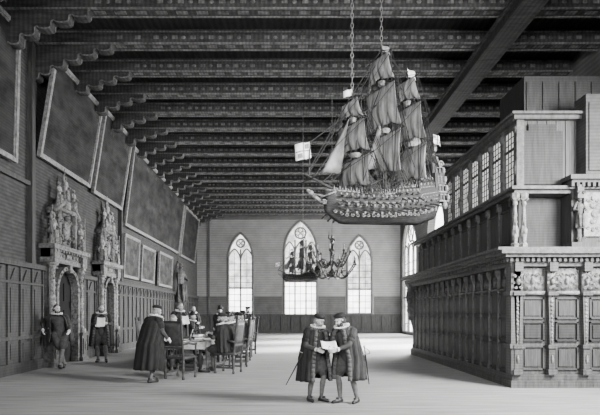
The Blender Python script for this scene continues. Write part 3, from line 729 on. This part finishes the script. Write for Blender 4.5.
for i, (x, y, w, h, r, lab) in enumerate([(-3.1,13.95,.45,.34,.2,'nearest white sheet on the council table'), (-2.6,14.3,.4,.5,-.3,'large white sheet at the right edge of the table'), (-3.2,14.9,.5,.36,.5,'crooked white sheet on the left edge of the table'), (-2.65,15.6,.4,.34,.1,'small white sheet by the second right chair'), (-2.95,16.4,.6,.5,-.4,'wide open sheet in the middle of the table'), (-3.1,18,.5,.4,.3,'far white sheet before the standing speaker'), (-2.7,19.3,.4,.4,.1,'farthest white sheet on the table')]):
    paper(lab, (x, y, TZ+.012), w, h, r)
for (x, y, rz, lab) in ((-2.85, 15.05, .4, 'thick closed book lying near the front of the table'), (-3.2, 17.1, -.3, 'closed book in the middle of the council table')):
    t = thing('book', lab, 'book', (x, y, TZ+.008), rz)
    b = MB(); b.box(-.13,.13,-.18,.18,0,.012); b.box(-.13,.13,-.18,.18,.07,.082); b.box(-.135,-.12,-.18,.18,0,.082); b.build('cover', 'leather', t)
    b = MB(); b.box(-.12,.12,-.17,.17,.012,.07); b.build('pages', 'paper', t)
t = thing('inkwell', 'small round inkwell with quill on the table', 'inkwell', (-2.95, 14.45, TZ+.008))
b = MB(); b.lathe((0,0,0), [(.05,0),(.055,.03),(.03,.06),(.035,.07)], 12); b.build('pot', 'brass', t, True)
b = MB(); b.tube([V((0,0,.05)), V((.04,0,.2)), V((.1,0,.34))], lambda q: .006+.014*q, 5); b.build('quill', 'white', t, True)

def make_chair():
    t = thing('high_backed_chair', 'x', 'chair')
    b = MB(); b.box(-.26,.26,-.25,.25,.44,.5); o = b.build('seat', 'chairp', t); bevel(o, .015)
    b = MB(); b.grid(lambda u, v: V(((u-.5)*.44, .27+.06*v+.015*math.cos((u-.5)*3), .72+.5*v)), 6, 6); solid(b.build('backrest', 'chairp', t, True), .045)
    b = MB()
    for s in (-1, 1): b.cyl((s*.24,.26,.44), (s*.24,.35,1.3), .026, .022, 8); b.sph((s*.24,.355,1.34), (.03,.03,.05), 7)
    b.box(-.24,.24,.31,.35,1.2,1.27); b.box(-.24,.24,.26,.3,.66,.71)
    for i in range(-2, 3): b.cyl((i*.08,.27,.5), (i*.08,.28,.68), .012, n=6)
    b.build('back_frame', 'chair', t)
    for x in (-.23, .23):
        for y in (-.22, .25):
            b = MB(); b.lathe((x,y,0), [(.028,0),(.034,.04),(.02,.08),(.032,.16),(.035,.24),(.02,.32),(.03,.36),(.03,.44)], 10); b.build('leg', 'chair', t, True)
    b = MB(); b.box(-.23,.23,-.235,-.205,.2,.25)
    for x in (-.23, .23): b.box(x-.015, x+.015, -.22, .25, .12, .16)
    b.build('stretcher', 'chair', t)
    for s in (-1, 1):
        b = MB(); b.tube([V((s*.25,.3,.76)), V((s*.26,.1,.78)), V((s*.26,-.12,.75)), V((s*.26,-.22,.76))], .024, 7); b.cyl((s*.25,-.2,.48), (s*.255,-.2,.76), .02, n=8); b.build('armrest', 'chair', t, True)
    return t
ch0 = make_chair(); used = [0]
def chair(x, y, rot, label, s=1.14):
    c = ch0 if not used[0] else copy_tree(ch0); used[0] = 1
    c.location = (x, y, 0); c.rotation_euler = (0,0,rot); c.scale = (s,s,s); c['label'] = label; c['group'] = 'chairs around the council table'; return c
chair(-2.80, 12.55, PI*.88, 'empty high-backed chair at the near end of the table', 1.18)
chair(-1.72, 13.7, -PI/2-.3, 'high-backed chair nearest on the right side of the table', 1.18)
chair(-1.62, 15.4, -PI/2+.12, 'second high-backed chair on the right side of the table')
chair(-1.66, 16.9, -PI/2-.08, 'third high-backed chair on the right side of the table')
chair(-1.70, 18.4, -PI/2, 'fourth high-backed chair on the right side of the table')
chair(-1.66, 20.2, -PI/2+.1, 'farthest high-backed chair on the right side of the table')
chair(-4.2, 14.7, PI/2+.15, 'high-backed chair nearest on the left side of the table')
chair(-4.2, 16.2, PI/2, 'second high-backed chair on the left side of the table')
chair(-4.2, 20.4, PI/2, 'farthest high-backed chair on the left side of the table')
chair(-2.3, 22.0, 0, 'high-backed chair at the far head of the table')
person('cloaked man standing with his back turned at the near end of the table', W(151,0,11.8).x, 11.8, PI*.8, 1.08, lean=.2, yaw=.2, pitch=.3, lh=(.12,-.42,1.0), rh=(-.3,-.25,.98), gown=('black',.3), hat='cap', opn=.6, feet=((.14,-.12),(-.1,.1)), gw=1.15)
pe, Je = person('standing bearded speaker with white ruff holding a sheet behind the left side of the table', -4.0, 17.6, .7, 1.18, lean=.1, yaw=-.1, pitch=.15, lh=(.1,-.36,1.16), rh=(-.14,-.34,1.12), gown=('greyc',.4), hat=None)
c = (wpt(pe, Je['w1'])+wpt(pe, Je['w-1']))/2
paper('white sheet held up by the standing speaker', c+V((.07,-.09,.1)), .26, .34, .6, 1.0)
person('dark hatted man standing beyond the far end of the table', -3.2, 22.6, .1, 1.1, lean=.03, lh=(.15,-.25,1.1), rh=(-.25,-.1,.85), gown=('black',.3), hat='tall', beard='hairb')
person('bareheaded man standing farthest left beyond the table', -4.35, 21.9, .5, 1.14, lean=.1, pitch=.1, lh=(.15,-.3,1.1), rh=(-.2,-.25,1.0), gown=('greyc',.3), hat=None, beard='hairb')
person('man in flat cap bending over the far right corner of the table', -1.95, 23.2, .1, 1.14, lean=.2, pitch=.2, lh=(.15,-.35,1.0), rh=(-.2,-.35,1.0), gown=('black',.3), hat='cap', beard='hairb')
sk = dict(sit=True, s=1.18)
H1 = dict(lh=(.16,-.40,.91), rh=(-.16,-.38,.91)); H2 = dict(lh=(.22,-.30,1.05), rh=(-.14,-.40,.91)); H3 = dict(lh=(.12,-.42,.93), rh=(-.30,-.18,.82))
person('seated man in black gown nearest on the left side of the table', -4.16, 14.7, PI/2+.15, lean=.26, pitch=.2, yaw=-.4, gown=('black',.5), hat='cap', **sk, **H2)
person('second seated man on the left side writing at the table', -4.16, 16.2, PI/2, lean=.32, pitch=.35, gown=('greyc',.5), hat=None, **sk, **H1)
person('seated man in dark gown nearest on the right side of the table', -1.77, 13.7, -PI/2-.3, lean=.08, pitch=.05, yaw=.2, side=.08, gown=('black',.5), hat='cap', beard='hairb', **sk, **H3)
person('second seated man on the right side with brimmed hat', -1.68, 15.4, -PI/2+.12, lean=.24, pitch=.2, gown=('greyc',.5), hat='brim', **sk, **H1)
person('third seated man on the right side bareheaded and leaning in', -1.72, 16.9, -PI/2-.08, lean=.34, pitch=.2, side=.08, gown=('black',.5), hat=None, **sk, **H2)
person('fourth seated man on the right side of the table', -1.76, 18.4, -PI/2, lean=.06, pitch=.1, yaw=.5, gown=('black',.5), hat='cap', **sk, **H3)
person('farthest seated man on the right side of the table', -1.72, 20.2, -PI/2+.1, lean=.2, pitch=.1, yaw=.3, gown=('greyc',.5), hat='tall', **sk, **H2)
person('farthest seated man on the left side of the table', -4.16, 20.4, PI/2, lean=.1, pitch=.1, yaw=-.3, gown=('black',.5), hat='brim', **sk, **H1)
person('seated man at the far head of the table facing the viewer', -2.3, 21.97, 0, lean=.15, pitch=.1, gown=('greyc',.5), hat='brim', beard='hairb', **sk, **H1)

# ------------------------------------------------------------------ model ship
def hullp(x, u):
    t = (x+1.45)/3.1
    bb = .44*min(1, (max(0, t)*3.0)**.6)*(1-.35*max(0, t-.6)/.4)
    kz = .10+.30*max(0, (.16-t)/.16)**2+.16*max(0, (t-.82)/.18)
    sz = .72+.10*max(0, (.3-t)/.3)+.20*max(0, (t-.45)/.55)+(.12 if t > .55 else 0)+(.14 if t > .78 else 0)
    yy = bb*(math.sin(min(1, u*1.45)*PI/2)**.75)*(1-.28*max(0, u-.6)/.4)
    return V((x, yy, kz+(sz-kz)*u))
def make_ship():
    t = thing('model_ship', 'x', 'model ship')
    b = MB(); nx = 48; nu = 12
    for s in (-1, 1):
        b.grid(lambda p, u: (lambda q: V((q.x, q.y*s, q.z)))(hullp(-1.45+3.1*p, u)), nx, nu)
    tr = [hullp(1.65, u/nu) for u in range(nu+1)]
    b.prism([(p.y, p.z) for p in tr]+[(-p.y, p.z) for p in reversed(tr[1:])], lambda y, z, q: V((q, y, z)), 1.64, 1.66)
    hull = b.build('hull', 'hull', t, True); solid(hull, .02)
    b = MB()
    for s in (-1, 1):
        for u in (.34, .5, .66, .82, 1.0):
            b.tube([(lambda q: V((q.x, q.y*s*1.02, q.z)))(hullp(-1.42+3.05*i/30, u)) for i in range(31)], .009 if u < 1 else .018, 5)
    b.build('wale', 'hulll', hull, True)
    b = MB(); b.grid(lambda p, v: (lambda q: V((q.x, q.y*(2*v-1), q.z-.02)))(hullp(-1.4+3.0*p, .86)), 24, 4); b.build('deck', 'hulld', t)
    for s in (-1, 1):
        for row, (u_, nn) in enumerate(((.42, 15), (.70, 12))):
            for i in range(nn):
                q = hullp(-1.2+.18*i+.09*row, u_); q2 = V((q.x, q.y*s, q.z))
                b = MB(); L = .30 if row == 0 else .19
                b.cyl(q2-V((0,s*.03,0)), q2+V((0,s*L,-.12)), .026, .018, 8); b.cyl(q2+V((0,s*(L-.01),-.12)), q2+V((0,s*(L+.02),-.127)), .028, n=8)
                b.box(-.045,.045,-.008,.008,-.04,.045, Mx.Translation(q2+V((0,s*.06,.075))) @ Mx.Rotation(s*1.0, 4, 'X'))
                b.build('cannon', 'brass', t)
    b = MB()
    for s in (-1, 1):
        for i in range(24):
            q = hullp(-1.27+.12*i, .28); c = V((q.x, q.y*s, q.z))
            volute(b, c+V((0,s*.04,-.02)), .05, s=1 if i % 2 else -1, th=.013, up=-1)
            q = hullp(-1.25+.12*i, .9); b.sph((q.x, q.y*s*1.04, q.z), (.028,.02,.035), 5)
            q = hullp(-1.25+.12*i, 1.0); b.sph((q.x, q.y*s*1.02, q.z+.05), (.014,.014,.06), 5); b.sph((q.x+.06, q.y*s*1.02, q.z+.03), (.02,.02,.03), 5)
            q = hullp(-1.14+.12*i, .58); b.sph((q.x, q.y*s*1.03, q.z), (.02,.015,.02), 5)
    b.build('carved_garland', 'hulll', hull, True)
    b = MB()
    for (z, w) in ((.62,.34), (.84,.32), (1.06,.29), (1.28,.25)): 
        b.box(1.55, 1.84, -w, w, z, z+.03); b.box(1.58, 1.82, -w, w, z+.16, z+.18)
        for i in range(8): y = -w+.015+i*(2*w-.03)/7; b.cyl((1.82,y,z), (1.82,y,z+.18), .011, n=5)
        for s in (-1, 1): 
            for xx in (1.6, 1.7): b.cyl((xx,s*w,z), (xx,s*w,z+.18), .011, n=5)
            b.sph((1.8, s*(w+.02), z+.1), (.04,.035,.08), 6)
    for s in (-1, 1):
        volute(b, (1.72, s*.27, 1.52), .09, th=.026); b.sph((1.74, s*.32, .54), (.06,.05,.1), 6)
    b.prism([(-.27,1.46), (.27,1.46), (.2,1.7), (.08,1.82), (-.08,1.82), (-.2,1.7)], lambda y, z, q: V((q, y, z)), 1.66, 1.72)
    b.sph((1.75,0,1.64), (.04,.1,.09), 7); b.build('stern_gallery', 'hulll', t)
    b = MB(); b.box(1.5,1.8,-.29,.29,.62,1.31); b.box(1.5,1.74,-.22,.22,1.31,1.55); b.build('stern_cabin', 'hulld', t)
    b = MB(); b.cyl((1.7,0,1.74), (1.82,0,1.9), .015, n=6); b.lathe((1.82,0,1.88), [(.02,0),(.06,.04),(.07,.12),(.05,.18),(.01,.22)], 8); b.build('stern_lantern', 'brass', t)
    b = MB(); b.tube([V((-1.3,0,.52)), V((-1.52,0,.57)), V((-1.72,0,.69))], lambda q: .06-.03*q, 8)
    for s in (-1, 1): b.tube([V((-1.25,s*.2,.76)), V((-1.5,s*.1,.67)), V((-1.72,0,.73))], .018, 6); volute(b, (-1.5, s*.08, .55), .06, th=.016)
    b.sph((-1.76,0,.75), (.07,.04,.06), 7); b.sph((-1.82,0,.80), (.045,.03,.03), 6); b.build('figurehead', 'hulll', t, True)
    b = MB(); b.cyl((-1.0,0,.76), (-1.88,0,1.14), .04, .022, 8); b.cyl((-1.78,0,1.09), (-1.68,0,1.85), .016, .010, 6); b.cyl((-1.75,-.35,1.04), (-1.75,.35,1.04), .014, n=6); b.build('bowsprit', 'hulld', t)
    masts = [(-.62, 3.0, 'fore'), (.20, 4.2, 'main'), (.94, 3.75, 'mizzen')]
    rg = MB()
    for (x, zt, nm) in masts:
        rk = .16 if x > 0 else .08
        b = MB(); b.cyl((x,0,.3), (x+rk*.5,0,zt*.55), .048, .038, 9); b.cyl((x+rk*.5,-.0,zt*.53), (x+rk,0,zt), .028, .014, 8); mst = b.build('mast', 'hulld', t)
        for f, r in ((.52, .13), (.78, .08)):
            b = MB(); b.lathe((x+rk*.6,0,zt*f), [(r*.7,0),(r,.06),(r*1.08,.09),(r*.9,.095)], 12); b.build('crows_nest', 'hulll', mst)
        levels = [(.28,.50,.66,.60), (.53,.76,.50,.62), (.78,.93,.30,.46)]
        for li, (za, zb, w1, w0) in enumerate(levels):
            k_ = .8+.2*zt/4.2; w1 = w1*k_; w0 = w0*k_; xm = x+rk*(za+zb)*.5
            b = MB(); b.cyl((xm-.05,-w1-.14,zt*zb), (xm-.05,0,zt*zb), .011, .026, 7); b.cyl((xm-.05,0,zt*zb), (xm-.05,w1+.14,zt*zb), .026, .011, 7); b.build('yard', 'hulld', mst)
            ph = x*7+li*2.1
            b = MB(); b.grid(lambda u, v: V((xm-.07-.13*math.sin(PI*v*.85)*math.sin(PI*u)-.018*math.sin(u*27+ph)*(.3+v), (2*u-1)*(w1+(w0-w1)*v)*(1-.08*math.sin(PI*v)), zt*zb-(zb-za)*zt*v+v*(.12*math.sin(PI*u)+.02*math.sin(u*19+ph)))), 36, 14)
            solid(b.build('sail', 'sail', mst, True), .006)
            for s in (-1, 1):
                rg.cyl((xm-.05,s*(w1+.1),zt*zb), (x+rk*.8,0,zt*min(.97,zb+.09)), .008, n=4); rg.cyl((xm-.05,s*w0,zt*za), (x+.5,s*.3,1.05), .008, n=3)
                rg.cyl((xm-.05,s*(w1+.1),zt*zb), (x+.75,s*.05,zt*zb*.8), .008, n=3); rg.cyl((xm-.05,s*w1*.5,zt*zb), (xm-.20,s*w0*.5,zt*za), .008, n=3)
                rg.cyl((xm-.05,s*(w1+.1),zt*zb), (x-.1,s*.42,.95), .008, n=3); rg.cyl((xm-.05,s*(w1+.1),zt*zb), (x-.6,0,zt*zb*.72), .008, n=3)
                rg.cyl((xm-.06,s*w1*.95,zt*zb), (x+.9,s*.2,1.1), .008, n=3)
        for s in (-1, 1):
            bs = [hullp(min(1.6, x-.08+.085*i), 1.0) for i in range(8)]; top = V((x+rk*.5, 0, zt*.53)); top2 = V((x+rk*.8,0,zt*.8))
            low = [V((q.x, q.y*s*1.2, q.z-.05)) for q in bs]
            for q in low: rg.cyl(q, top+V((0,s*.05,0)), .011, n=3)
            for r_ in range(1, 18):
                f = r_/19; rg.tube([p_.lerp(top, f) for p_ in (low[0], low[3], low[-1])], .007, 3)
            l2 = [top+V((.06*i-.09, s*.14, .06)) for i in range(4)]
            for q in l2: rg.cyl(q, top2, .009, n=3)
            for r_ in range(1, 10): f = r_/11; rg.cyl(l2[0].lerp(top2, f), l2[-1].lerp(top2, f), .006, n=3)
            tp = V((x+rk,0,zt*.97))
            for dx in (-.3, .25, .5, .72): q = hullp(min(1.6, x+dx), 1); rg.cyl((q.x, q.y*s, q.z), tp, .008, n=3)
    for a, c in (((-1.84,0,1.12), (-.58,0,2.9)), ((-1.5,0,.96), (-.6,0,1.6)), ((-1.7,0,1.04), (-.6,0,2.3)), ((-1.70,0,1.8), (-.58,0,2.6)), ((-1.3,0,.95), (.25,0,2.2)), ((-.62,0,1.0), (.25,0,2.2)), ((-.6,0,1.6), (.3,0,3.3)), ((-.55,0,2.95), (.35,0,4.1)), ((.28,0,2.3), (1.05,0,3.0)), ((.35,0,4.15), (1.08,0,3.6)), ((.2,0,1.1), (1.0,0,2.0)), ((1.08,0,3.65), (1.75,0,1.75)), ((1.02,0,2.0), (1.7,0,1.6)), ((1.06,0,2.9), (1.75,0,1.65)), ((.3,0,3.3), (1.02,0,2.0)), ((-1.6,0,1.1), (-.6,0,2.0)), ((-1.78,0,1.15), (.3,0,3.9)), ((-.6,0,2.4), (.25,0,2.9)), ((.35,0,4.1), (1.8,0,1.9)), ((1.06,0,3.3), (1.8,0,1.7))):
        rg.cyl(a, c, .011, n=4)
    rg.build('rigging', 'rope', t)
    def tri(A, B, C_): 
        return lambda u, v: V(A).lerp(V(B), u).lerp(V(C_), v)+V((0,-.08*math.sin(PI*u)*(1-v)*v*4,0))
    b = MB(); b.grid(tri((-1.45,0,1.2), (-.95,0,1.2), (-.68,0,2.4)), 8, 8); solid(b.build('jib_sail', 'sail', t, True), .006)
    b = MB(); b.grid(tri((1.06,0,1.6), (1.6,.05,1.85), (1.06,0,2.7)), 8, 8); solid(b.build('spanker_sail', 'sail', t, True), .006)
    b = MB(); b.grid(tri((-.35,0,1.3), (.1,0,1.4), (.2,0,2.5)), 8, 8); solid(b.build('stay_sail', 'sail', t, True), .006)
    for (x, z, w, h, m_, nm) in ((-1.69,1.48,.36,.34,'paper','bow_flag'), (-.54,2.95,.22,.14,'paper','pennant'), (.36,4.1,-.26,.15,'sail','pennant'), (1.10,3.66,-.26,.16,'paper','pennant'), (1.8,2.14,-.24,.22,'paper','stern_flag')):
        b = MB(); b.grid(lambda u, v: V((x-u*w, .03*math.sin(u*7), z+h*v-.09*u)), 8, 3); f = solid(b.build(nm, m_, t, True), .005)
        if nm.endswith('flag'):
            b = MB()
            for sgn in (-1, 1):
                y_ = sgn*.012
                b.grid(lambda u, v: V((x-w*(.46+.08*u), .03*math.sin((.46+.08*u)*7)+y_, z+h*v-.09*(.46+.08*u))), 3, 3)
                b.grid(lambda u, v: V((x-w*u, .03*math.sin(u*7)+y_, z+h*(.46+.08*v)-.09*u)), 8, 2)
                for (ua, va) in ((.1,.62), (.62,.1)):
                    b.grid(lambda u, v: V((x-w*(ua+.28*u), .03*math.sin((ua+.28*u)*7)+y_, z+h*(va+.28*v)-.09*(ua+.28*u))), 4, 3)
            b.build('flag_emblem', 'frame', f)
    b = MB(); b.cyl((1.8,0,1.9), (1.8,0,2.4), .010, n=5); b.build('flagstaff', 'hulld', t)
    return t
SD = 11.0
sp_ = W(380, 229, SD); YAW = math.radians(29); PIT = math.radians(-4.5)
ship = make_ship(); ship.location = sp_; ship.rotation_euler = (0, PIT, YAW); ship.scale = (1.03, 1.0, 1.0); ship['label'] = 'large three-masted model warship hanging high in the middle of the hall'; ship['group'] = 'hanging model ships'
s2 = copy_tree(ship, None, {'sail': 'sail2'}); p2 = W(299, 283, 20); s2.location = p2; s2.scale = (.50,.52,.46); s2.rotation_euler = (0,0,math.radians(20)); s2['label'] = 'small distant model ship hanging before the middle window'
def chain(label, x, y, z0, z1, r=.02, step=.09):
    b = MB(); z = z0; i = 0
    while z < z1-step*.6:
        ring = []
        for k_ in range(7):
            a = 2*PI*k_/6; u = r*1.2*math.cos(a); v = step*.62*math.sin(a)
            ring.append(V((x+(u if i % 2 else 0), y+(0 if i % 2 else u), z+step*.5+v)))
        b.tube(ring, r*.38, 4); z += step; i += 1
    tag(b.build('hanging_chain', 'chain'), label, 'chain')
Rm = Euler((0, PIT, YAW)).to_matrix()
for (lx, lz, lab) in ((-.54, 3.0, 'iron chain from the ceiling to the foremast of the large ship'), (.36, 4.2, 'iron chain from the ceiling to the mainmast of the large ship')):
    q = sp_+Rm @ V((lx*1.03,0,lz)); chain(lab, q.x, q.y, q.z, CZ, .026, .11)
q = p2+Euler((0,0,math.radians(20))).to_matrix() @ V((.36*.50,0,4.19*.46)); chain('long thin chain holding the small distant ship', q.x, q.y, q.z, CZ, .02, .12)

# chandelier
cp = W(332, 278, 18)
t = thing('chandelier', 'branched brass chandelier with curling arms beside the small ship', 'chandelier', cp)
b = MB(); b.lathe((0,0,0), [(.01,0),(.05,.05),(.12,.14),(.13,.22),(.06,.3),(.04,.42),(.08,.5),(.09,.58),(.04,.66),(.03,.85),(.07,.92),(.03,1.0),(.02,1.3),(.05,1.36),(.02,1.42)], 16); b.build('stem', 'brass', t, True)
for tier, (z, r, n_) in enumerate(((.2, .92, 8), (.62, .68, 8))):
    for i in range(n_):
        a = 2*PI*i/n_+tier*.4+.2; c_, s_ = math.cos(a), math.sin(a)
        b = MB(); pts = []
        for j in range(13):
            q = j/12; pts.append(V((c_*(.08+(r-.08)*q), s_*(.08+(r-.08)*q), z-.24*math.sin(q*PI*1.2)+.16*q*q)))
        b.tube(pts, .026, 6); e = pts[-1]; b.lathe(e, [(.02,0),(.06,.03),(.065,.045),(.03,.05),(.03,.1)], 10)
        rr = [V((c_*(r*.55+.1*math.cos(w)), s_*(r*.55+.1*math.cos(w)), z-.03+.1*math.sin(w))) for w in [k_*.7 for k_ in range(8)]]; b.tube(rr, .016, 5)
        ar = b.build('arm', 'brass', t, True)
        b = MB(); b.cyl(e+V((0,0,.09)), e+V((0,0,.27)), .022, n=8); b.build('candle', 'candle', ar)
b = MB(); statue(b, (0,0,1.0), .6, (0,-1), 1); b.build('centre_figure', 'brass', t, True)
chain('thin chain from the ceiling holding the brass chandelier', cp.x, cp.y, cp.z+1.6, CZ, .02, .12)

# ------------------------------------------------------------------ light
w = bpy.data.worlds.new('World'); bpy.context.scene.world = w; w.use_nodes = True
bg = w.node_tree.nodes['Background']; bg.inputs[0].default_value = (1,.995,.98,1); bg.inputs[1].default_value = 8
def area(name, loc, tgt, sx, sy, p, spread=180):
    l = bpy.data.lights.new(name, 'AREA'); l.shape = 'RECTANGLE'; l.size = sx; l.size_y = sy; l.energy = p; l.spread = math.radians(spread)
    o = bpy.data.objects.new(name, l); C.objects.link(o); o.location = loc; o.rotation_euler = (V(tgt)-V(loc)).to_track_quat('-Z', 'Y').to_euler(); return o
area('window_light_near', (8.9, 6.5, 5.2), (1, 13.5, .5), 3, 3, 2500, 120)
area('hall_fill', (1, -3, 6), (4, 14, 3.4), 8, 4, 1250, 110)
area('window_light_far', (9.1, 26, 4.8), (1.5, 25, 0), 7, 2.6, 5600, 120)
area('window_light_end', (9.0, 31, 4.2), (0, 41, 6), 4, 2.4, 1500)  # fill added to brighten the far end wall, hidden behind the enclosure
area('gallery_lamp', (8.2, 13.4, 5.5), (5, 13.4, 5.4), 4, 1.2, 330)  # unseen light added inside the gallery so its panes look white from behind
sun = bpy.data.lights.new('sun', 'SUN'); sun.energy = 48; sun.angle = .15; so = bpy.data.objects.new('sun', sun); C.objects.link(so); so.rotation_euler = V((-1, -.3, -.75)).to_track_quat('-Z', 'Y').to_euler()

# ------------------------------------------------------------------ camera
cam = bpy.data.cameras.new('camera'); co = bpy.data.objects.new('camera', cam); C.objects.link(co)
cam.sensor_width = 36; cam.lens = F/600*36; cam.shift_x = (300-VX)/600; cam.shift_y = (VY-207.5)/600
co.location = (0,0,CH); co.rotation_euler = (PI/2,0,0); cam.clip_end = 300
bpy.context.scene.camera = co
